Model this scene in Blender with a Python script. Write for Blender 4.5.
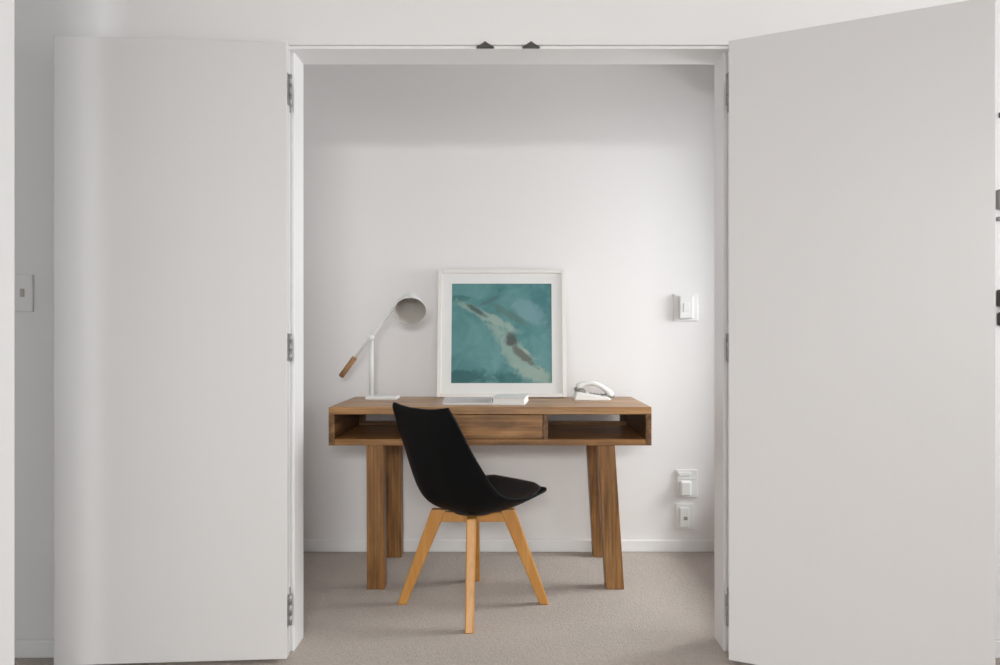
import bpy, bmesh, math, random
from mathutils import Vector, Matrix

sc = bpy.context.scene
for o in list(bpy.data.objects):
    bpy.data.objects.remove(o, do_unlink=True)
COL = sc.collection

# ------------------------------------------------------------------ camera, world, light, exposure
FRONT = 2.355          # front face of the wall with the wide doorway
INNER = 2.50           # alcove side of that wall
BACK = 3.507           # alcove back wall
ALC_L, ALC_R = -1.05, 1.09
ROOM_L, ROOM_R = -1.218, 2.45
CEIL = 2.45

cam = bpy.data.cameras.new('camera')
cam.sensor_width = 36.0
cam.lens = 26.64
cam.shift_x = -0.010
cam.shift_y = 0.0035
cam.clip_start = 0.05
cam_o = bpy.data.objects.new('camera', cam)
cam_o.location = (0, 0, 1.02)
cam_o.rotation_euler = (math.radians(90), 0, 0)
COL.objects.link(cam_o)
sc.camera = cam_o

world = bpy.data.worlds.new('sky')
sc.world = world
world.use_nodes = True
wn = world.node_tree
wn.nodes['Background'].inputs[0].default_value = (0.86, 0.93, 1.0, 1)
wn.nodes['Background'].inputs[1].default_value = 0.7

def area(name, loc, aim, sx, sy, power, color=(1, 1, 1), spread=180):
    l = bpy.data.lights.new(name, 'AREA')
    l.shape = 'RECTANGLE'
    l.size, l.size_y = sx, sy
    l.energy = power
    l.color = color
    l.spread = math.radians(spread)
    o = bpy.data.objects.new(name, l)
    o.location = loc
    o.rotation_euler = (Vector(aim) - Vector(loc)).to_track_quat('-Z', 'Z').to_euler()
    COL.objects.link(o)
    return o

# daylight through the alcove's side window and through the room's window
area('alcove_daylight', (2.10, 3.12, 1.30), (0.1, 2.95, 0.3), 0.6, 0.8, 42, (0.985, 0.992, 1.0))
area('room_daylight', (3.4, 1.05, 1.6), (-1.4, 1.7, 1.2), 1.2, 1.2, 38, (1.0, 0.985, 0.975))
area('rear_daylight_high', (0.1, -2.9, 2.4), (0.0, 0.0, 0.1), 1.5, 1.35, 300, (1.0, 0.985, 0.978))
area('rear_daylight', (0.1, -2.75, 1.55), (0.0, 2.0, 1.1), 1.5, 1.35, 42, (1.0, 0.985, 0.978))

area('passage_fill', (-1.75, -2.75, 1.6), (-1.65, 2.0, 1.3), 1.0, 1.3, 60, (0.95, 0.99, 1.0))  # added fill lamp, brightens the gap left of the left door

vs = sc.view_settings
vs.view_transform = 'Standard'
vs.look = 'None'
vs.gamma = 1.0
vs.use_curve_mapping = False
vs.exposure = 0.0

# ------------------------------------------------------------------ materials
def nodes_of(name):
    m = bpy.data.materials.new(name)
    m.use_nodes = True
    nt = m.node_tree
    return m, nt, nt.nodes['Principled BSDF']

def mix_rgb(nt, fac, a, b, blend='MIX'):
    n = nt.nodes.new('ShaderNodeMix')
    n.data_type = 'RGBA'
    n.blend_type = blend
    for sock, v in ((n.inputs[0], fac), (n.inputs[6], a), (n.inputs[7], b)):
        if hasattr(v, 'is_linked'):
            nt.links.new(v, sock)
        else:
            sock.default_value = v if not isinstance(v, tuple) else (*v[:3], 1)
    return n.outputs[2]

def tex_coord(nt, scale=(1, 1, 1), loc=(0, 0, 0), rot=(0, 0, 0), kind='Object'):
    tc = nt.nodes.new('ShaderNodeTexCoord')
    mp = nt.nodes.new('ShaderNodeMapping')
    mp.inputs['Scale'].default_value = scale
    mp.inputs['Location'].default_value = loc
    mp.inputs['Rotation'].default_value = rot
    nt.links.new(tc.outputs[kind], mp.inputs['Vector'])
    return mp.outputs[0]

def noise(nt, vec, scale, detail=4, rough=0.55, dist=0.0):
    n = nt.nodes.new('ShaderNodeTexNoise')
    n.inputs['Scale'].default_value = scale
    n.inputs['Detail'].default_value = detail
    n.inputs['Roughness'].default_value = rough
    n.inputs['Distortion'].default_value = dist
    nt.links.new(vec, n.inputs['Vector'])
    return n.outputs[0]

def ramp(nt, fac, stops):
    r = nt.nodes.new('ShaderNodeValToRGB')
    e = r.color_ramp.elements
    while len(e) > len(stops):
        e.remove(e[-1])
    while len(e) < len(stops):
        e.new(0.5)
    for el, (p, c) in zip(e, stops):
        el.position = p
        el.color = (*c, 1) if len(c) == 3 else c
    nt.links.new(fac, r.inputs[0])
    return r.outputs[0]

def bump(nt, bsdf, h, strength, dist=0.01):
    b = nt.nodes.new('ShaderNodeBump')
    b.inputs['Strength'].default_value = strength
    b.inputs['Distance'].default_value = dist
    nt.links.new(h, b.inputs['Height'])
    nt.links.new(b.outputs[0], bsdf.inputs['Normal'])

def plain(name, col, rough=0.5, metal=0.0, var=0.03, nscale=30, bstr=0.03):
    m, nt, b = nodes_of(name)
    v = tex_coord(nt)
    n = noise(nt, v, nscale, 3)
    lo = tuple(c * (1 - var) for c in col)
    hi = tuple(min(1, c * (1 + var)) for c in col)
    nt.links.new(mix_rgb(nt, n, lo, hi), b.inputs['Base Color'])
    b.inputs['Roughness'].default_value = rough
    b.inputs['Metallic'].default_value = metal
    if bstr:
        bump(nt, b, n, bstr, 0.002)
    return m

def paint(name, col, rough, streak=False):
    m, nt, b = nodes_of(name)
    v = tex_coord(nt, (60, 60, 1.2) if streak else (1, 1, 1))
    n = noise(nt, v, 1.0 if streak else 90, 4)
    lo = tuple(c * 0.985 for c in col)
    nt.links.new(mix_rgb(nt, n, lo, col), b.inputs['Base Color'])
    b.inputs['Roughness'].default_value = rough
    bump(nt, b, n, 0.05, 0.001)
    return m

def wood(name, dark, mid, light, axis, rough=0.42, scale=1.0, contrast=1.0):
    m, nt, b = nodes_of(name)
    s = [9.0 * scale] * 3
    s[axis] = 0.9 * scale
    v = tex_coord(nt, tuple(s))
    n1 = noise(nt, v, 1.0, 5, 0.6, 1.6)
    s2 = [70.0 * scale] * 3
    s2[axis] = 2.2 * scale
    v2 = tex_coord(nt, tuple(s2))
    n2 = noise(nt, v2, 1.0, 3, 0.6, 0.4)
    c = ramp(nt, n1, [(0.28, dark), (0.50, mid), (0.74, light)])
    c2 = ramp(nt, n2, [(0.30, (1 - 0.32 * contrast,) * 3), (0.62, (1.0, 1.0, 1.0))])
    nt.links.new(mix_rgb(nt, 1.0, c, c2, 'MULTIPLY'), b.inputs['Base Color'])
    b.inputs['Roughness'].default_value = rough
    bump(nt, b, n2, 0.08, 0.002)
    return m

def carpet_mat():
    m, nt, b = nodes_of('loop_pile_carpet')
    v = tex_coord(nt)
    vor = nt.nodes.new('ShaderNodeTexVoronoi')
    vor.inputs['Scale'].default_value = 170
    nt.links.new(v, vor.inputs['Vector'])
    n = noise(nt, v, 60, 4, 0.7)
    n2 = noise(nt, v, 2.5, 3)
    base = mix_rgb(nt, n, (0.435, 0.372, 0.330), (0.61, 0.545, 0.500))
    big = ramp(nt, n2, [(0.3, (0.93, 0.93, 0.93)), (0.7, (1.05, 1.05, 1.05))])
    c = mix_rgb(nt, 1.0, base, big, 'MULTIPLY')
    loops = ramp(nt, vor.outputs['Distance'], [(0.0, (1.06, 1.06, 1.06)), (0.75, (0.86, 0.86, 0.86))])
    nt.links.new(mix_rgb(nt, 0.7, c, loops, 'MULTIPLY'), b.inputs['Base Color'])
    b.inputs['Roughness'].default_value = 0.95
    inv = nt.nodes.new('ShaderNodeMath')
    inv.operation = 'SUBTRACT'
    inv.inputs[0].default_value = 1
    nt.links.new(vor.outputs['Distance'], inv.inputs[1])
    bump(nt, b, inv.outputs[0], 0.5, 0.005)
    return m

def glass_mat():
    m = bpy.data.materials.new('window_glass')
    m.use_nodes = True
    nt = m.node_tree
    out = nt.nodes['Material Output']
    nt.nodes.remove(nt.nodes['Principled BSDF'])
    t = nt.nodes.new('ShaderNodeBsdfTransparent')
    t.inputs[0].default_value = (0.97, 0.985, 0.98, 1)
    g = nt.nodes.new('ShaderNodeBsdfGlossy')
    g.inputs['Roughness'].default_value = 0.02
    f = nt.nodes.new('ShaderNodeFresnel')
    f.inputs[0].default_value = 1.3
    mx = nt.nodes.new('ShaderNodeMixShader')
    nt.links.new(f.outputs[0], mx.inputs[0])
    nt.links.new(t.outputs[0], mx.inputs[1])
    nt.links.new(g.outputs[0], mx.inputs[2])
    nt.links.new(mx.outputs[0], out.inputs[0])
    return m

def art_mat():
    """generic hazy teal sea, a pale diagonal streak with two darker smudges (object space: x, z)"""
    m, nt, b = nodes_of('teal_sea_print')
    v = tex_coord(nt)
    n = noise(nt, v, 7, 6, 0.6, 0.8)
    n_fine = noise(nt, v, 13, 6, 0.7, 0.6)
    base = ramp(nt, n, [(0.30, (0.055, 0.185, 0.190)), (0.55, (0.105, 0.265, 0.270)), (0.78, (0.165, 0.320, 0.335))])

    def blob(cx, cz, rx, rz, ang, wob=1.3):
        """soft ellipse mask, 1 inside, 0 outside"""
        tc = nt.nodes.new('ShaderNodeTexCoord')
        sub = nt.nodes.new('ShaderNodeVectorMath')
        sub.operation = 'SUBTRACT'
        sub.inputs[1].default_value = (cx, 0, cz)
        nt.links.new(tc.outputs['Object'], sub.inputs[0])
        vr = nt.nodes.new('ShaderNodeVectorRotate')
        vr.rotation_type = 'Y_AXIS'
        vr.inputs['Angle'].default_value = math.radians(-ang)
        nt.links.new(sub.outputs[0], vr.inputs['Vector'])
        sca = nt.nodes.new('ShaderNodeVectorMath')
        sca.operation = 'MULTIPLY'
        sca.inputs[1].default_value = (1 / rx, 0, 1 / rz)
        nt.links.new(vr.outputs[0], sca.inputs[0])
        ln = nt.nodes.new('ShaderNodeVectorMath')
        ln.operation = 'LENGTH'
        nt.links.new(sca.outputs[0], ln.inputs[0])
        ma = nt.nodes.new('ShaderNodeMath')
        ma.operation = 'MULTIPLY_ADD'
        nt.links.new(n_fine, ma.inputs[0])
        ma.inputs[1].default_value = wob * 2
        nt.links.new(ln.outputs['Value'], ma.inputs[2])
        mr = nt.nodes.new('ShaderNodeMapRange')
        mr.interpolation_type = 'SMOOTHSTEP'
        mr.inputs['From Min'].default_value = 0.55 + wob
        mr.inputs['From Max'].default_value = 1.25 + wob
        mr.inputs['To Min'].default_value = 1
        mr.inputs['To Max'].default_value = 0
        nt.links.new(ma.outputs[0], mr.inputs['Value'])
        return mr.outputs[0]

    def lay(c, mask, col, amt):
        mm = nt.nodes.new('ShaderNodeMath')
        mm.operation = 'MULTIPLY'
        nt.links.new(mask, mm.inputs[0])
        mm.inputs[1].default_value = amt
        return mix_rgb(nt, mm.outputs[0], c, col)

    c = base
    c = lay(c, blob(-0.19, -0.21, 0.16, 0.035, 0), (0.015, 0.090, 0.095), 0.75)     # dark bottom left
    c = lay(c, blob(0.03, -0.215, 0.07, 0.03, 0), (0.015, 0.110, 0.105), 0.6)
    c = lay(c, blob(0.20, 0.11, 0.05, 0.17, -20), (0.050, 0.165, 0.185), 0.6)        # dark curve at right
    c = lay(c, blob(-0.20, 0.165, 0.06, 0.018, 0), (0.03, 0.13, 0.14), 0.6)
    c = lay(c, blob(0.12, 0.10, 0.10, 0.045, 40), (0.185, 0.325, 0.360), 0.75)
    c = lay(c, blob(0.07, -0.10, 0.20, 0.050, 50), (0.270, 0.380, 0.340), 0.85)       # pale streak
    c = lay(c, blob(-0.06, 0.075, 0.15, 0.022, 26), (0.300, 0.400, 0.355), 0.8)
    c = lay(c, blob(0.15, -0.19, 0.09, 0.035, 20), (0.300, 0.400, 0.350), 0.8)
    c = lay(c, blob(-0.115, 0.105, 0.055, 0.014, 32), (0.045, 0.075, 0.075), 0.85)    # dark smudges
    c = lay(c, blob(-0.05, 0.155, 0.065, 0.012, -25), (0.070, 0.150, 0.150), 0.7)
    c = lay(c, blob(0.04, 0.085, 0.13, 0.018, 30), (0.090, 0.155, 0.135), 0.6)
    c = lay(c, blob(0.045, -0.035, 0.035, 0.030, 45), (0.060, 0.070, 0.065), 0.9)
    c = lay(c, blob(0.10, -0.105, 0.075, 0.018, 42), (0.110, 0.110, 0.090), 0.85)
    c = lay(c, blob(0.115, -0.085, 0.03, 0.010, 42), (0.380, 0.410, 0.360), 0.7)
    nt.links.new(c, b.inputs['Base Color'])
    b.inputs['Roughness'].default_value = 0.45
    b.inputs['Specular IOR Level'].default_value = 0.2
    return m

M = {}
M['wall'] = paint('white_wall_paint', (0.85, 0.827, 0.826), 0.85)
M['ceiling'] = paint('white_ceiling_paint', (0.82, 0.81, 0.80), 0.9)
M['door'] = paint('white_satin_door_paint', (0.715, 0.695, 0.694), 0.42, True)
M['trim'] = paint('white_gloss_trim_paint', (0.88, 0.87, 0.87), 0.35)
M['carpet'] = carpet_mat()
M['glass'] = glass_mat()
M['hinge'] = plain('dull_steel', (0.36, 0.35, 0.35), 0.45, 0.5)
M['catch'] = plain('dark_bronze', (0.075, 0.070, 0.068), 0.45, 0.6)
M['plastic'] = plain('white_plastic', (0.82, 0.81, 0.80), 0.35, 0, 0.015)
M['grey_plastic'] = plain('grey_plastic', (0.30, 0.29, 0.28), 0.5)
M['dark_plastic'] = plain('dark_plastic', (0.05, 0.048, 0.045), 0.5)
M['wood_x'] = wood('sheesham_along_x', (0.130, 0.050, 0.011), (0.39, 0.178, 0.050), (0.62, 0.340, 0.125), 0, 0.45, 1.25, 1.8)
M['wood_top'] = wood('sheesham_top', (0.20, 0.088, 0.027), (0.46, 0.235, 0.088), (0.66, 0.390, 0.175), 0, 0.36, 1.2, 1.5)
M['wood_y_shaded'] = wood('sheesham_along_y_shaded', (0.050, 0.019, 0.006), (0.185, 0.080, 0.023), (0.42, 0.220, 0.080), 1, 0.5, 1.2, 1.6)  # same sheesham, darkened: the shade of the bays is put into its colour
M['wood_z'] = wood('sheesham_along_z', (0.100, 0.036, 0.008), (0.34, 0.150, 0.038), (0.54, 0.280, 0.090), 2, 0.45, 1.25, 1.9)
M['beech'] = wood('honey_beech', (0.50, 0.215, 0.042), (0.60, 0.280, 0.066), (0.66, 0.340, 0.095), 2, 0.4, 1.4, 0.35)
M['shell'] = plain('black_moulded_plastic', (0.004, 0.004, 0.0045), 0.5, 0, 0.1)
M['shell'].node_tree.nodes['Principled BSDF'].inputs['Specular IOR Level'].default_value = 0.10
M['pad'] = plain('black_leatherette', (0.020, 0.021, 0.024), 0.32, 0, 0.2, 220, 0.12)
M['pad'].node_tree.nodes['Principled BSDF'].inputs['Specular IOR Level'].default_value = 0.45
M['lamp'] = plain('white_powder_coat', (0.80, 0.80, 0.79), 0.4, 0, 0.01)
M['lamp_in'] = plain('lamp_inner_enamel', (0.50, 0.47, 0.43), 0.6)
M['lamp_wood'] = wood('walnut_handle', (0.20, 0.095, 0.035), (0.34, 0.18, 0.075), (0.42, 0.24, 0.11), 2, 0.45, 3)
M['brass'] = plain('brushed_brass', (0.45, 0.36, 0.20), 0.35, 0.9)
M['frame'] = plain('white_frame_lacquer', (0.78, 0.745, 0.72), 0.4, 0, 0.02)
M['mat'] = plain('white_mat_board', (0.82, 0.81, 0.80), 0.9, 0, 0.01)
M['board'] = plain('brown_backing_board', (0.25, 0.18, 0.11), 0.9)
M['art'] = art_mat()
M['paper'] = plain('white_paper', (0.86, 0.855, 0.85), 0.7, 0, 0.01)
M['cover'] = plain('pale_grey_cover', (0.60, 0.56, 0.56), 0.45, 0, 0.03)
M['bulb'] = plain('frosted_bulb', (0.80, 0.79, 0.76), 0.3, 0, 0.01)

# ------------------------------------------------------------------ mesh helpers
class MB:
    def __init__(self):
        self.bm = bmesh.new()

    def box(self, x0, x1, y0, y1, z0, z1, bev=0.0, seg=2, mat=None):
        t = bmesh.new()
        vs_ = [t.verts.new(p) for p in ((x0, y0, z0), (x1, y0, z0), (x1, y1, z0), (x0, y1, z0),
                                        (x0, y0, z1), (x1, y0, z1), (x1, y1, z1), (x0, y1, z1))]
        for f in ((0, 3, 2, 1), (4, 5, 6, 7), (0, 1, 5, 4), (1, 2, 6, 5), (2, 3, 7, 6), (3, 0, 4, 7)):
            t.faces.new([vs_[i] for i in f])
        if bev:
            bmesh.ops.bevel(t, geom=list(t.edges), offset=bev, segments=seg, profile=0.5, affect='EDGES')
        if mat is not None:
            bmesh.ops.transform(t, matrix=mat, verts=t.verts)
        self._merge(t)
        return self

    def hexa(self, bottom, top, bev=0.0, seg=2):
        """eight-corner solid: four bottom points and four top points, counter-clockwise"""
        t = bmesh.new()
        v = [t.verts.new(p) for p in list(bottom) + list(top)]
        for f in ((3, 2, 1, 0), (4, 5, 6, 7), (0, 1, 5, 4), (1, 2, 6, 5), (2, 3, 7, 6), (3, 0, 4, 7)):
            t.faces.new([v[i] for i in f])
        bmesh.ops.recalc_face_normals(t, faces=t.faces)
        if bev:
            bmesh.ops.bevel(t, geom=list(t.edges), offset=bev, segments=seg, profile=0.5, affect='EDGES')
        self._merge(t)
        return self

    def _merge(self, t):
        me = bpy.data.meshes.new('tmp')
        t.to_mesh(me)
        t.free()
        self.bm.from_mesh(me)
        bpy.data.meshes.remove(me)

    def lathe(self, prof, seg=32, mat=None, smooth=True):
        """prof: list of (r, z) revolved about z"""
        t = bmesh.new()
        rings = []
        for r, z in prof:
            if r < 1e-6:
                rings.append([t.verts.new((0, 0, z))])
            else:
                rings.append([t.verts.new((r * math.cos(2 * math.pi * i / seg), r * math.sin(2 * math.pi * i / seg), z)) for i in range(seg)])
        for a, b in zip(rings, rings[1:]):
            for i in range(seg):
                j = (i + 1) % seg
                if len(a) == 1 and len(b) == 1:
                    continue
                if len(a) == 1:
                    t.faces.new((a[0], b[j], b[i]))
                elif len(b) == 1:
                    t.faces.new((a[i], a[j], b[0]))
                else:
                    t.faces.new((a[i], a[j], b[j], b[i]))
        bmesh.ops.recalc_face_normals(t, faces=t.faces)
        if smooth:
            for f in t.faces:
                f.smooth = True
        if mat is not None:
            bmesh.ops.transform(t, matrix=mat, verts=t.verts)
        self._merge(t)
        return self

    def tube(self, pts, rad, seg=14, flat=None):
        """round (or flattened: flat=(ra, rb, side vector)) tube along pts; rad may be a list"""
        t = bmesh.new()
        pts = [Vector(p) for p in pts]
        rads = rad if isinstance(rad, (list, tuple)) else [rad] * len(pts)
        rings = []
        for k, p in enumerate(pts):
            d = (pts[min(k + 1, len(pts) - 1)] - pts[max(k - 1, 0)]).normalized()
            if flat:
                a = Vector(flat).normalized()
                a = (a - d * a.dot(d)).normalized()
            else:
                a = d.orthogonal().normalized() if k == 0 else (pa - d * pa.dot(d)).normalized()
            pa = a
            b = d.cross(a)
            r = rads[k]
            ra, rb = r if isinstance(r, tuple) else (r, r)
            rings.append([t.verts.new(p + a * (ra * math.cos(2 * math.pi * i / seg)) + b * (rb * math.sin(2 * math.pi * i / seg))) for i in range(seg)])
        for r0, r1 in zip(rings, rings[1:]):
            for i in range(seg):
                j = (i + 1) % seg
                f = t.faces.new((r0[i], r0[j], r1[j], r1[i]))
                f.smooth = True
        t.faces.new(rings[0][::-1])
        t.faces.new(rings[-1])
        bmesh.ops.recalc_face_normals(t, faces=t.faces)
        self._merge(t)
        return self

    def build(self, name, mat, parent=None, loc=None, rot=None):
        me = bpy.data.meshes.new(name)
        self.bm.to_mesh(me)
        self.bm.free()
        me.materials.append(mat)
        o = bpy.data.objects.new(name, me)
        if parent is not None:
            o.parent = parent
        if loc is not None:
            o.location = loc
        if rot is not None:
            o.rotation_euler = rot
        COL.objects.link(o)
        return o

def tag(o, label, cat, group=None):
    o['label'] = label
    o['category'] = cat
    if group:
        o['group'] = group
    return o

def thing(name, label, cat, loc=(0, 0, 0), rz=0.0, group=None):
    o = bpy.data.objects.new(name, None)
    o.empty_display_size = 0.05
    o.location = loc
    o.rotation_euler = (0, 0, rz)
    COL.objects.link(o)
    return tag(o, label, cat, group)

def struct(o):
    o['kind'] = 'structure'
    return o

def wall_with_hole(mb, axis, p0, p1, a0, a1, z0, z1, h):
    """solid wall between planes p0..p1 across `axis`, running a0..a1, with one opening h=(a0,a1,z0,z1)"""
    def seg(s0, s1, t0, t1):
        if s1 - s0 < 1e-5 or t1 - t0 < 1e-5:
            return
        if axis == 'y':
            mb.box(s0, s1, p0, p1, t0, t1)
        else:
            mb.box(p0, p1, s0, s1, t0, t1)
    seg(a0, h[0], z0, z1)
    seg(h[1], a1, z0, z1)
    seg(h[0], h[1], z0, h[2])
    seg(h[0], h[1], h[3], z1)
    return mb

# ------------------------------------------------------------------ room shell
REAR = -2.4
struct(MB().box(-2.3, ROOM_R + 0.14, REAR - 0.14, INNER, -0.06, 0.0).box(ALC_L - 0.1, ALC_R + 0.14, INNER, BACK + 0.1, -0.06, 0.0).build('floor', M['carpet']))
struct(MB().box(-2.3, ROOM_R + 0.14, REAR - 0.14, INNER, CEIL, CEIL + 0.06).box(ALC_L - 0.1, ALC_R + 0.14, INNER, BACK + 0.1, CEIL, CEIL + 0.06).build('ceiling', M['ceiling']))

OPL, OPR, OPT = -0.710, 0.703, 1.947       # doorway in the front wall
LIN = 0.022
mb = wall_with_hole(MB(), 'y', FRONT, INNER, -2.3, ROOM_R, 0, CEIL, (OPL - LIN, OPR + LIN, 0, OPT))
struct(mb.build('wall_front', M['wall']))
struct(MB().box(-1.2, 1.2, BACK, BACK + 0.1, 0, CEIL).build('wall_back', M['wall']))
struct(MB().box(ALC_L - 0.1, ALC_L, INNER, BACK, 0, CEIL).build('wall_alcove_left', M['wall']))
AW = (2.62, 3.465, 0.30, 2.08)
struct(wall_with_hole(MB(), 'x', ALC_R, ALC_R + 0.09, INNER, BACK, 0, CEIL, AW).build('wall_alcove_right', M['wall']))
struct(MB().box(ROOM_L - 0.09, ROOM_L, REAR, 1.80, 0, CEIL, 0.003).build('wall_left', M['wall']))
struct(MB().box(-2.30, -2.20, REAR, FRONT, 0, CEIL).build('wall_passage', M['wall']))
RW = (0.30, 2.10, 0.85, 2.25)
struct(wall_with_hole(MB(), 'x', ROOM_R, ROOM_R + 0.14, REAR, INNER, 0, CEIL, RW).build('wall_right', M['wall']))
BW = (-0.65, 0.85, 0.85, 2.15)
FILL_W = (-2.10, -1.40, 0.85, 2.15)  # opening made for the added passage lamp
mb = wall_with_hole(MB(), 'y', REAR - 0.14, REAR, -1.25, ROOM_R + 0.14, 0, CEIL, BW)
wall_with_hole(mb, 'y', REAR - 0.14, REAR, -2.3, -1.25, 0, CEIL, FILL_W)
struct(mb.build('wall_rear', M['wall']))

def skirting(name, x0, x1, y0, y1):
    h = 0.056
    mb = MB().box(x0, x1, y0, y1, 0, h, 0.004)
    return struct(mb.build(name, M['trim']))
skirting('baseboard_back', ALC_L, ALC_R, BACK - 0.014, BACK)
skirting('baseboard_alcove_left', ALC_L, ALC_L + 0.014, INNER, BACK - 0.014)
skirting('baseboard_alcove_right', ALC_R - 0.014, ALC_R, INNER, BACK - 0.014)
skirting('baseboard_front_left', -2.2, OPL - LIN, FRONT - 0.014, FRONT)
skirting('baseboard_front_right', OPR + LIN, ROOM_R, FRONT - 0.014, FRONT)
skirting('baseboard_right', ROOM_R - 0.014, ROOM_R, REAR, FRONT - 0.014)
skirting('baseboard_left', ROOM_L, ROOM_L + 0.014, REAR, 1.73)
# white casing that closes the near wall's end
struct(MB().box(ROOM_L - 0.095, ROOM_L + 0.012, 1.735, 1.804, 0, CEIL, 0.004).build('trim_1', M['trim']))

# door frame: rebated lining round the doorway
mb = MB()
for s, x in ((-1, OPL), (1, OPR)):
    xo = x + s * LIN
    mb.box(min(x, xo), max(x, xo), FRONT - 0.003, INNER + 0.003, 0, OPT + 0.012, 0.0015)
    xi = x - s * 0.012
    mb.box(min(x, xi), max(x, xi), FRONT + 0.040, INNER + 0.003, 0, OPT, 0.002)
mb.box(OPL, OPR, FRONT + 0.012, INNER + 0.003, OPT - 0.009, OPT + 0.012, 0.0015)
door_frame = struct(mb.build('trim_2', M['trim']))

# windows (the alcove's side window and the room's two windows light the place)
def window(n, axis, p, hole, thick=0.14):
    a0, a1, z0, z1 = hole
    root = bpy.data.objects.new('window_%d' % n, None)
    root.empty_display_size = 0.05
    am, pm = (a0 + a1) / 2, p + thick / 2
    root.location = (pm, am, z0) if axis == 'x' else (am, pm, z0)
    COL.objects.link(root)
    struct(root)
    w = (a1 - a0) / 2
    h = z1 - z0
    def bx(mb, s0, s1, d0, d1, t0, t1, bev=0.003):
        if axis == 'x':
            mb.box(d0, d1, s0, s1, t0, t1, bev)
        else:
            mb.box(s0, s1, d0, d1, t0, t1, bev)
    mb = MB()
    f = 0.035
    bx(mb, -w, -w + f, -0.03, 0.03, 0, h)
    bx(mb, w - f, w, -0.03, 0.03, 0, h)
    bx(mb, -w + f, w - f, -0.03, 0.03, 0, f)
    bx(mb, -w + f, w - f, -0.03, 0.03, h - f, h)
    if w > 0.5:
        bx(mb, -0.022, 0.022, -0.025, 0.025, f, h - f)
    mb.build('window_frame', M['trim'], root)
    mb = MB()
    bx(mb, -w + f, w - f, -0.003, 0.003, f, h - f, 0)
    mb.build('window_glass', M['glass'], root)
    return root
window(1, 'x', ALC_R, AW, 0.09)
window(2, 'x', ROOM_R, RW)
window(3, 'y', REAR - 0.14, BW)
window(4, 'y', REAR - 0.14, FILL_W)  # unseen window, added to let the passage fill lamp in

# ------------------------------------------------------------------ the two door leaves
DW, DT, DZ0, DZ1 = 0.700, 0.036, 0.013, 1.938
def door(n, hinge_x, side, depth_face, run, rise):
    """side -1: hinged on the left jamb, +1 on the right; (run, rise) direction of the open leaf's visible face"""
    root = bpy.data.objects.new('door_%d' % n, None)
    root.empty_display_size = 0.05
    root.location = (hinge_x, depth_face, 0)
    ang = math.atan2(-rise, run)          # local +x runs along the leaf (to the right for both leaves)
    root.rotation_euler = (0, 0, ang)
    COL.objects.link(root)
    struct(root)
    root['label'] = ('white flush door folded back flat against the wall left of the doorway' if side < 0
                     else 'white flush door swung open toward the room right of the doorway')
    x0, x1 = (-DW, 0) if side < 0 else (0, DW)
    MB().box(x0, x1, 0, DT, DZ0, DZ1, 0.0025).build('door_leaf', M['door'], root)
    for zc in (1.793, 0.985, 0.160):
        h = 0.098 if zc != 0.985 else 0.086
        mb = MB()
        ex = -side * 0.0008
        kx = -side * 0.0055
        # barrel in three knuckles
        for k in range(3):
            g = h / 3
            mb.lathe([(0, zc - h / 2 + k * g + 0.0008), (0.0058, zc - h / 2 + k * g + 0.0008),
                      (0.0058, zc - h / 2 + (k + 1) * g - 0.0008), (0, zc - h / 2 + (k + 1) * g - 0.0008)], 16,
                     Matrix.Translation((kx, DT * 0.55, 0)))
        # leaf let into the door edge
        xa, xb = sorted((ex, -side * 0.0022))
        mb.box(xa, xb, 0.002, DT * 0.6, zc - h / 2, zc + h / 2)
        hg = mb.build('hinge', M['hinge'], root)
    return root

door(1, -0.695, -1, 2.306, 0.695, -0.048)
door(2, 0.679, 1, 2.300, 0.630, 0.305)
# jamb-side hinge leaves
for x, s in ((OPL, 1), (OPR, -1)):
    for zc in (1.780, 0.975, 0.170):
        xa, xb = sorted((x, x + s * 0.002))
        MB().box(xa, xb, FRONT + 0.004, FRONT + 0.034, zc - 0.040, zc + 0.040, 0.0006).build('hinge_plate', M['hinge'], door_frame)

# dark strike plates for the ball catches at the head of the doorway
def catch(x, lab):
    root = thing('door_catch', lab, 'door catch', (x, FRONT, OPT - 0.005), 0, 'door catches over the doorway')
    mb = MB()
    t = bmesh.new()
    n = 14
    lo, hi = [], []
    for i in range(n + 1):
        u = -1 + 2 * i / n
        xx = u * 0.029
        zz = -0.004 + 0.019 * max(0.0, 1 - abs(u) ** 0.9)
        lo.append((xx, -0.004))
        hi.append((xx, zz))
    poly = lo + hi[::-1][1:-1]
    fr = [t.verts.new((p[0], -0.005, p[1])) for p in poly]
    bk = [t.verts.new((p[0], 0.0, p[1])) for p in poly]
    t.faces.new(fr)
    t.faces.new(bk[::-1])
    for i in range(len(poly)):
        j = (i + 1) % len(poly)
        t.faces.new((fr[i], bk[i], bk[j], fr[j]))
    bmesh.ops.recalc_face_normals(t, faces=t.faces)
    mb._merge(t)
    mb.build('lip', M['catch'], root)
    MB().box(-0.027, 0.027, 0.0, 0.012, -0.003, 0.0, 0.0006).build('strike_plate', M['catch'], root)
catch(-0.079, 'dark metal door catch above the doorway, the left one of the pair')
catch(0.067, 'dark metal door catch above the doorway, the right one of the pair')

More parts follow.
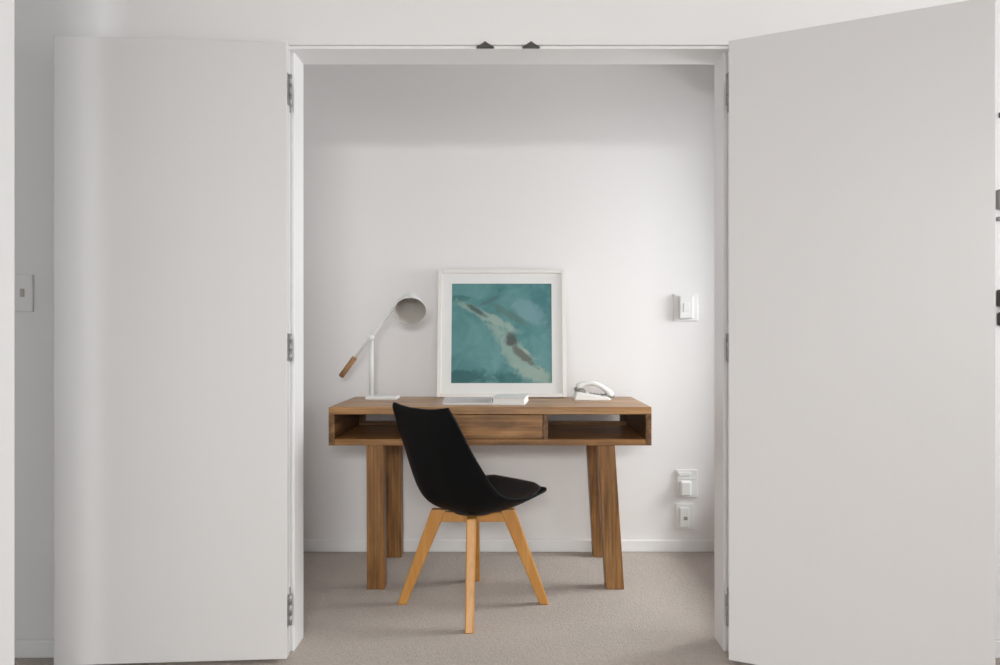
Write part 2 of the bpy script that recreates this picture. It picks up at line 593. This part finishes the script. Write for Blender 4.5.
# ------------------------------------------------------------------ desk
DX0, DX1 = -0.729, 0.569
DY0, DY1 = 2.972, 3.476
DTOP, DBOT = 0.735, 0.580
desk = thing('desk', 'brown wooden desk with open shelf bays and splayed legs', 'desk', ((DX0 + DX1) / 2, DY0, 0))
ox, oy = desk.location.x, desk.location.y
def dbox(name, x0, x1, y0, y1, z0, z1, mat, bev=0.0025, parent=desk):
    return MB().box(x0 - ox, x1 - ox, y0 - oy, y1 - oy, z0, z1, bev).build(name, M[mat], parent)
dbox('desktop', DX0, DX1, DY0, DY1, DTOP - 0.030, DTOP, 'wood_top')
dbox('bottom_board', DX0 + 0.0235, DX1 - 0.0235, DY0, DY1, DBOT, DBOT + 0.025, 'wood_x')
dbox('side_panel', DX0, DX0 + 0.0235, DY0, DY1, DBOT, DTOP - 0.030, 'wood_y_shaded')
dbox('side_panel', DX1 - 0.0235, DX1, DY0, DY1, DBOT, DTOP - 0.030, 'wood_y_shaded')
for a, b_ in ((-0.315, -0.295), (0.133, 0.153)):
    dbox('divider', a, b_, DY0 + 0.003, DY1 - 0.004, DBOT + 0.025, DTOP - 0.030, 'wood_y_shaded', 0.001)
dbox('back_lip', DX0 + 0.0235, DX1 - 0.0235, DY1 - 0.018, DY1, DBOT + 0.025, DBOT + 0.042, 'wood_x', 0.001)
for a, b_ in ((DX0 + 0.0235, DX0 + 0.052), (DX1 - 0.055, DX1 - 0.0235)):
    dbox('back_post', a, b_, DY1 - 0.018, DY1, DBOT + 0.042, DTOP - 0.030, 'wood_z', 0.001)
dr = dbox('drawer', -0.2935, 0.1315, DY0 + 0.002, DY0 + 0.024, DBOT + 0.027, DTOP - 0.032, 'wood_x', 0.0015)
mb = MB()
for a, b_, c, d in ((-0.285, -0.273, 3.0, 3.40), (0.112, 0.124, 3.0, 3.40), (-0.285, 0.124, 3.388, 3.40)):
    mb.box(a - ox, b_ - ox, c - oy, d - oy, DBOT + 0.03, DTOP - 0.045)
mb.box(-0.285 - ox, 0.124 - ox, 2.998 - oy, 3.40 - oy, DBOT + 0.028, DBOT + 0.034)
mb.build('drawer_box', M['wood_y_shaded'], dr)
def leg(xt, xb, yt, yb, w=0.068, d=0.066):
    bot = [(xb - ox, yb - oy, 0), (xb + w * 1.04 - ox, yb - oy, 0), (xb + w * 1.04 - ox, yb + d - oy, 0), (xb - ox, yb + d - oy, 0)]
    top = [(xt - ox, yt - oy, DBOT), (xt + w - ox, yt - oy, DBOT), (xt + w - ox, yt + d - oy, DBOT), (xt - ox, yt + d - oy, DBOT)]
    MB().hexa(bot, top, 0.003).build('leg', M['wood_z'], desk)
leg(-0.578, -0.576, DY0 + 0.004, DY0 + 0.004)
leg(-0.572, -0.570, DY1 - 0.070, DY1 - 0.070)
leg(0.352, 0.387, DY0 + 0.004, DY0 + 0.004, 0.070)
leg(0.352, 0.385, DY1 - 0.070, DY1 - 0.070, 0.066)

# ------------------------------------------------------------------ chair
chair = thing('desk_chair', 'black moulded chair with padded seat and angled beech legs', 'chair',
              (-0.140, 2.820, 0), math.radians(-45))
# rows of the shell, front lip to top edge: y, z, half width, edge rise, edge forward
ROWS = [(.235, .420, .125, .000, -.012), (.225, .434, .172, .004, -.010), (.192, .428, .200, .010, -.002),
        (.120, .392, .220, .043, 0), (.035, .373, .230, .063, 0), (-.045, .370, .229, .078, .002),
        (-.105, .378, .221, .096, .018), (-.150, .410, .212, .108, .030), (-.180, .475, .204, .090, .030),
        (-.203, .550, .194, .060, .028), (-.228, .635, .184, .036, .022), (-.244, .703, .174, .018, .015),
        (-.254, .747, .165, .010, .006), (-.257, .762, .154, .013, .004)]
def crom(v):
    n = len(ROWS) - 1
    v = max(0.0, min(1.0, v)) * n
    i = min(int(v), n - 1)
    t = v - i
    p = [ROWS[max(0, min(n, i + k))] for k in (-1, 0, 1, 2)]
    return [0.5 * ((2 * b) + (-a + c) * t + (2 * a - 5 * b + 4 * c - d) * t * t + (-a + 3 * b - 3 * c + d) * t ** 3)
            for a, b, c, d in zip(*p)]
def S(u, v):
    y, z, hw, ri, fo = crom(v)
    k = abs(u) ** (3.3 if v < 0.5 else 3.3 - 1.0 * min(1, (v - 0.5) / 0.25))
    return Vector((hw * u, y + fo * k, z + ri * k))
def Nrm(u, v):
    e = 0.01
    du = S(min(1, u + e), v) - S(max(-1, u - e), v)
    dv = S(u, min(1, v + e)) - S(u, max(0, v - e))
    n = dv.cross(du)
    n.normalize()
    if n.z < 0 and v < 0.4:
        n = -n
    if n.y < 0 and v >= 0.5:
        n = -n
    return n
NU, NV, TH = 30, 60, 0.008
bm = bmesh.new()
top, bot = [], []
for j in range(NV + 1):
    v = j / NV
    top.append([])
    bot.append([])
    for i in range(NU + 1):
        u = -1 + 2 * i / NU
        p = S(u, v)
        top[-1].append(bm.verts.new(p))
        bot[-1].append(bm.verts.new(p - Nrm(u, v) * TH))
for j in range(NV):
    for i in range(NU):
        bm.faces.new((top[j][i], top[j][i + 1], top[j + 1][i + 1], top[j + 1][i]))
        bm.faces.new((bot[j][i], bot[j + 1][i], bot[j + 1][i + 1], bot[j][i + 1]))
for j in range(NV):
    bm.faces.new((top[j][0], top[j + 1][0], bot[j + 1][0], bot[j][0]))
    bm.faces.new((top[j][NU], bot[j][NU], bot[j + 1][NU], top[j + 1][NU]))
for i in range(NU):
    bm.faces.new((top[0][i], bot[0][i], bot[0][i + 1], top[0][i + 1]))
    bm.faces.new((top[NV][i], top[NV][i + 1], bot[NV][i + 1], bot[NV][i]))
bmesh.ops.recalc_face_normals(bm, faces=bm.faces)
for f in bm.faces:
    f.smooth = True
mb = MB()
mb._merge(bm)
mb.build('seat_shell', M['shell'], chair)
# padded seat cushion lying in the shell
bm = bmesh.new()
NU, NV = 26, 26
g_t, g_b = [], []
for j in range(NV + 1):
    g_t.append([])
    g_b.append([])
    for i in range(NU + 1):
        a, b_ = -1 + 2 * i / NU, -1 + 2 * j / NV
        # squircle outline
        sx = a * math.sqrt(1 - 0.30 * b_ * b_)
        sy = b_ * math.sqrt(1 - 0.30 * a * a)
        u, v = sx * 0.90, 0.235 + sy * 0.205
        edge = max(abs(a), abs(b_))
        hgt = 0.003 + 0.015 * (1 - edge ** 4)
        n = Nrm(u, v)
        p = S(u, v)
        g_t[-1].append(bm.verts.new(p + n * hgt))
        g_b[-1].append(bm.verts.new(p + n * 0.0008))
for j in range(NV):
    for i in range(NU):
        bm.faces.new((g_t[j][i], g_t[j][i + 1], g_t[j + 1][i + 1], g_t[j + 1][i]))
        bm.faces.new((g_b[j][i], g_b[j + 1][i], g_b[j + 1][i + 1], g_b[j][i + 1]))
for j in range(NV):
    bm.faces.new((g_t[j][0], g_t[j + 1][0], g_b[j + 1][0], g_b[j][0]))
    bm.faces.new((g_t[j][NU], g_b[j][NU], g_b[j + 1][NU], g_t[j + 1][NU]))
    bm.faces.new((g_t[0][j], g_b[0][j], g_b[0][j + 1], g_t[0][j + 1]))
    bm.faces.new((g_t[NV][j], g_t[NV][j + 1], g_b[NV][j + 1], g_b[NV][j]))
bmesh.ops.recalc_face_normals(bm, faces=bm.faces)
for f in bm.faces:
    f.smooth = True
mb = MB()
mb._merge(bm)
mb.build('seat_pad', M['pad'], chair)
# legs: tapered, leaning out along the diagonals
for sx in (-1, 1):
    for sy in (-1, 1):
        d = Vector((sx, sy, 0)).normalized()
        s = Vector((-sy, sx, 0)).normalized() * (1 if sx * sy > 0 else -1)
        tc_, bc_ = d * 0.130, d * 0.271
        def ring(c, z, rw, rd):
            return [tuple(c + d * (rd * a) + s * (rw * b_) + Vector((0, 0, z))) for a, b_ in ((-1, -1), (1, -1), (1, 1), (-1, 1))]
        MB().hexa(ring(bc_, 0.0, 0.0150, 0.0175), ring(tc_, 0.362, 0.0170, 0.029), 0.005, 3).build('leg', M['beech'], chair)
# crossed rails under the shell
mb = MB()
for a in (45, -45):
    mb.box(-0.136, 0.136, -0.013, 0.013, 0.314, 0.352, 0.003, 2, Matrix.Rotation(math.radians(a), 4, 'Z'))
mb.build('cross_rail', M['beech'], chair)
mb = MB().lathe([(0, 0.352), (0.075, 0.352), (0.075, 0.357), (0.05, 0.364), (0, 0.366)], 32)
mb.build('mounting_plate', M['dark_plastic'], chair)

# ------------------------------------------------------------------ desk lamp
LX, LY = -0.627, 3.345
lamp = thing('desk_lamp', 'white desk lamp with a wooden handle on a tilted arm', 'lamp', (LX, LY, DTOP))
MB().box(-0.018, 0.122, -0.055, 0.055, 0.0, 0.016, 0.004, 3).build('base', M['lamp'], lamp)
MB().tube([(0, 0, 0.014), (0, 0, 0.285)], 0.0105, 20).build('post', M['lamp'], lamp)
A0, A1 = Vector((-0.072, -0.018, 0.186)), Vector((0.134, -0.018, 0.450))
MB().tube([A0, A1], 0.007, 16).build('arm', M['lamp'], lamp)
W0, W1 = Vector((-0.134, -0.018, 0.102)), Vector((-0.070, -0.018, 0.189))
MB().tube([W0, W0 + (W1 - W0) * 0.03, W1 - (W1 - W0) * 0.03, W1], [0.009, 0.0125, 0.0125, 0.009], 20).build('handle', M['lamp_wood'], lamp)
MB().lathe([(0, -0.014), (0.014, -0.014), (0.014, 0.012), (0.012, 0.014), (0, 0.014)], 24,
           Matrix.Translation((0, -0.012, 0.279)) @ Matrix.Rotation(math.radians(90), 4, 'X')).build('pivot', M['lamp'], lamp)
ax = Vector((0.12, -0.80, -0.58)).normalized()
R_ = ax.to_track_quat('Z', 'Y').to_matrix().to_4x4()
tip = Vector((0.172, 0.015, 0.464))
shade_m = Matrix.Translation(tip) @ R_
prof_out = [(0.0, 0.0), (0.016, 0.0), (0.027, 0.006), (0.034, 0.020), (0.046, 0.050), (0.060, 0.085), (0.070, 0.115), (0.0715, 0.120)]
prof_in = [(0.0700, 0.120), (0.0685, 0.115), (0.058, 0.085), (0.044, 0.050), (0.032, 0.021), (0.025, 0.008), (0.0, 0.006)]
shade = MB().lathe(prof_out + prof_in[:1], 40, shade_m).build('lamp_shade', M['lamp'], lamp)
MB().lathe(prof_in, 40, shade_m).build('shade_lining', M['lamp_in'], shade)
MB().lathe([(0, -0.018), (0.010, -0.018), (0.012, -0.015), (0.012, 0.0), (0, 0.0)], 20, shade_m).build('cap', M['brass'], lamp)
MB().tube([A1 - Vector((0.004, 0, 0.004)), A1 + Vector((0.012, 0.012, 0.014)), tip + ax * 0.012], 0.0075, 14).build('knuckle', M['lamp'], lamp)

# ------------------------------------------------------------------ framed print leaning on the wall
PW, PH, PD = 0.597, 0.603, 0.028
LEAN = math.asin(0.072 / PH)
pic = thing('framed_print', 'square white framed teal sea print leaning on the wall', 'picture', (-0.039, 3.396, DTOP))
pic.rotation_euler = (-LEAN, 0, 0)
fw = 0.019
mb = MB()
z_b = 0.0035
mb.box(-PW / 2, -PW / 2 + fw, 0, PD, z_b, PH, 0.002)
mb.box(PW / 2 - fw, PW / 2, 0, PD, z_b, PH, 0.002)
mb.box(-PW / 2 + fw, PW / 2 - fw, 0, PD, z_b, z_b + fw, 0.002)
mb.box(-PW / 2 + fw, PW / 2 - fw, 0, PD, PH - fw, PH, 0.002)
mb.build('frame', M['frame'], pic)
iw = 0.4665 / 2
ic = 0.5 * PH + 0.001
mb = MB()
a, z0_, z1_ = PW / 2 - fw, z_b + fw, PH - fw
for q in ((-a, -iw, z0_, z1_), (iw, a, z0_, z1_), (-iw, iw, z0_, ic - iw), (-iw, iw, ic + iw, z1_)):
    mb.box(q[0], q[1], 0.010, 0.013, q[2], q[3])
mb.build('mat_board', M['mat'], pic)
MB().box(-iw - 0.004, iw + 0.004, -0.0015, 0.0015, -iw - 0.004, iw + 0.004).build('artwork', M['art'], pic, (0, 0.0148, ic))
MB().box(-a, a, 0.0175, 0.022, z0_, z1_).build('backing_board', M['board'], pic)

# ------------------------------------------------------------------ reading matter on the desk
mag = thing('magazine', 'pale grey magazine lying flat on the desk below the print', 'magazine', (-0.178, 3.200, DTOP), math.radians(3))
MB().box(-0.105, 0.105, -0.135, 0.135, 0.0, 0.0085, 0.0008).build('pages', M['paper'], mag)
mb = MB()
mb.box(-0.108, 0.107, -0.138, 0.138, 0.0085, 0.0105, 0.0006)
mb.box(-0.1095, -0.1055, -0.138, 0.138, 0.0, 0.0105, 0.001)
mb.build('cover', M['cover'], mag)
book = thing('book', 'thick white book lying at the right of the grey magazine', 'book', (0.004, 3.165, DTOP), math.radians(-6))
MB().box(-0.064, 0.066, -0.106, 0.106, 0.003, 0.0265, 0.001).build('pages', M['paper'], book)
mb = MB()
mb.box(-0.068, 0.068, -0.110, 0.110, 0.0265, 0.0295, 0.001)
mb.box(-0.068, 0.068, -0.110, 0.110, 0.0, 0.003, 0.001)
mb.box(-0.0705, -0.0675, -0.110, 0.110, 0.0, 0.0295, 0.001)
mb.build('cover', M['plastic'], book)

# ------------------------------------------------------------------ telephone
tel = thing('telephone', 'white corded telephone with a curved handset on the desk', 'telephone', (0.372, 3.300, DTOP))
mb = MB()
mb.hexa([(-0.088, -0.048, 0), (0.072, -0.048, 0), (0.072, 0.052, 0), (-0.088, 0.052, 0)],
        [(-0.080, -0.043, 0.040), (0.066, -0.043, 0.015), (0.066, 0.047, 0.015), (-0.080, 0.047, 0.040)], 0.006, 3)
mb.build('phone_base', M['plastic'], tel)
MB().box(-0.066, -0.036, -0.030, 0.034, 0.034, 0.046, 0.003).build('cradle', M['grey_plastic'], tel)
MB().box(0.036, 0.060, -0.030, 0.034, 0.014, 0.026, 0.003).build('cradle', M['grey_plastic'], tel)
hs = []
n = 16
for i in range(n + 1):
    t_ = i / n
    x = -0.074 + 0.158 * t_
    z = 0.060 + (0.024 - 0.060) * t_ + 0.034 * math.sin(math.pi * min(1, t_ * 1.02)) ** 0.9 - 0.004
    hs.append((x, 0.0, z))
hr = [(0.023, 0.012) if t_ in (0, n) else (0.024, 0.015) if t_ in (1, 2, n - 1, n - 2) else (0.019, 0.0115) for t_ in range(n + 1)]
hand = MB().tube(hs, hr, 18, (0, 1, 0)).build('handset', M['plastic'], tel)
mb = MB()
mb.lathe([(0, -0.012), (0.018, -0.012), (0.021, -0.004), (0.021, 0.006), (0, 0.008)], 24, Matrix.Translation((-0.066, 0, 0.054)) @ Matrix.Rotation(math.radians(-18), 4, 'Y'))
mb.build('earpiece', M['grey_plastic'], hand)
mb = MB()
mb.lathe([(0, -0.010), (0.017, -0.010), (0.020, -0.003), (0.020, 0.006), (0, 0.008)], 24, Matrix.Translation((0.076, 0, 0.022)) @ Matrix.Rotation(math.radians(14), 4, 'Y'))
mb.build('mouthpiece', M['grey_plastic'], hand)
kp = MB()
for r in range(4):
    for c_ in range(3):
        x = -0.018 + r * 0.015
        z = 0.0395 - (x + 0.080) * (0.025 / 0.146)
        kp.box(x, x + 0.010, -0.018 + c_ * 0.014, -0.008 + c_ * 0.014, z - 0.002, z + 0.0035, 0.001)
kp.build('keypad', M['grey_plastic'], tel)
pts = []
for i in range(90):
    t_ = i / 89
    cx = 0.076 + 0.004 * math.sin(t_ * 3.14)
    cy = -0.010 + 0.075 * t_
    a_ = t_ * 2 * math.pi * 13
    pts.append((cx + 0.004 * math.cos(a_), cy, 0.0062 + 0.004 * math.sin(a_)))
MB().tube(pts, 0.0016, 6).build('coiled_cord', M['plastic'], tel)

# ------------------------------------------------------------------ wall fittings
y_ = BACK
ctl = thing('wall_controller', 'white raised control box high on the alcove wall', 'control box', (0.832, BACK, 1.155))
MB().box(-0.058, 0.058, -0.008, 0, -0.065, 0.065, 0.003, 3).build('back_plate', M['plastic'], ctl)
MB().box(-0.034, 0.030, -0.030, -0.008, -0.052, 0.055, 0.004, 3).build('cover', M['plastic'], ctl)
MB().box(-0.016, 0.012, -0.0325, -0.030, -0.022, 0.020, 0.001).build('button', M['plastic'], ctl)

pwr = thing('power_socket', 'white wall socket with a plug in it, above the lower one', 'socket', (0.836, BACK, 0.318))
MB().box(-0.050, 0.050, -0.010, 0, -0.062, 0.070, 0.003, 3).build('face_plate', M['plastic'], pwr)
mb = MB()
mb.box(-0.040, 0.018, -0.016, -0.010, 0.040, 0.060, 0.002)
mb.box(-0.046, 0.044, -0.0125, -0.010, 0.026, 0.032, 0.001)
mb.build('rocker_switch', M['plastic'], pwr)
mb = MB()
mb.box(-0.038, 0.016, -0.042, -0.010, -0.050, 0.022, 0.010, 4)
mb.build('plug', M['plastic'], pwr)

dat = thing('data_socket', 'small white wall socket just above the baseboard', 'socket', (0.826, BACK, 0.165))
MB().box(-0.044, 0.044, -0.010, 0, -0.060, 0.062, 0.003, 3).build('face_plate', M['plastic'], dat)
MB().box(-0.026, 0.018, -0.022, -0.010, -0.048, 0.046, 0.004, 3).build('cover', M['plastic'], dat)
MB().box(-0.008, 0.010, -0.024, -0.022, -0.012, 0.004, 0.0005).build('jack', M['grey_plastic'], dat)

sw = thing('light_switch', 'white light switch plate on the wall left of the doors', 'light switch', (-1.552, FRONT, 1.156))
MB().box(-0.038, 0.038, -0.009, 0, -0.059, 0.059, 0.003, 3).build('face_plate', M['wall'], sw)
MB().box(0.000, 0.013, -0.013, -0.009, -0.012, 0.014, 0.0015).build('rocker', M['lamp_in'], sw)

# hardware glimpsed past the right door's free edge, on the front wall
hk = thing('wall_fitting', 'tiny dark fitting on the wall past the right door, topmost of three', 'wall fitting', (1.572, FRONT, 1.722))
MB().box(-0.018, 0.018, -0.005, 0, -0.008, 0.008, 0.002).build('plate', M['catch'], hk)
MB().tube([(0, -0.004, 0), (0, -0.030, -0.004), (0, -0.042, 0.006), (0, -0.044, 0.018)], 0.004, 10).build('prong', M['catch'], hk)
gr = thing('wall_fitting', 'grey fitting on the wall past the right door, middle of three', 'wall fitting', (1.582, FRONT, 1.432))
MB().box(-0.038, 0.038, -0.020, 0, -0.010, 0.052, 0.003).build('housing', M['grey_plastic'], gr)
MB().box(-0.036, 0.036, -0.014, 0, -0.046, -0.034, 0.002).build('slider', M['grey_plastic'], gr)
lt = thing('wall_fitting', 'dark two-part fitting on the wall past the right door, lowest of three', 'wall fitting', (1.581, FRONT, 1.105))
mb = MB()
mb.box(-0.036, 0.036, -0.022, 0, 0.008, 0.062, 0.006, 3)
mb.box(-0.034, 0.036, -0.016, 0, -0.052, -0.010, 0.006, 3)
mb.build('body', M['dark_plastic'], lt)
MB().box(-0.020, 0.030, -0.010, 0, -0.010, 0.008, 0.001).build('link', M['grey_plastic'], lt)
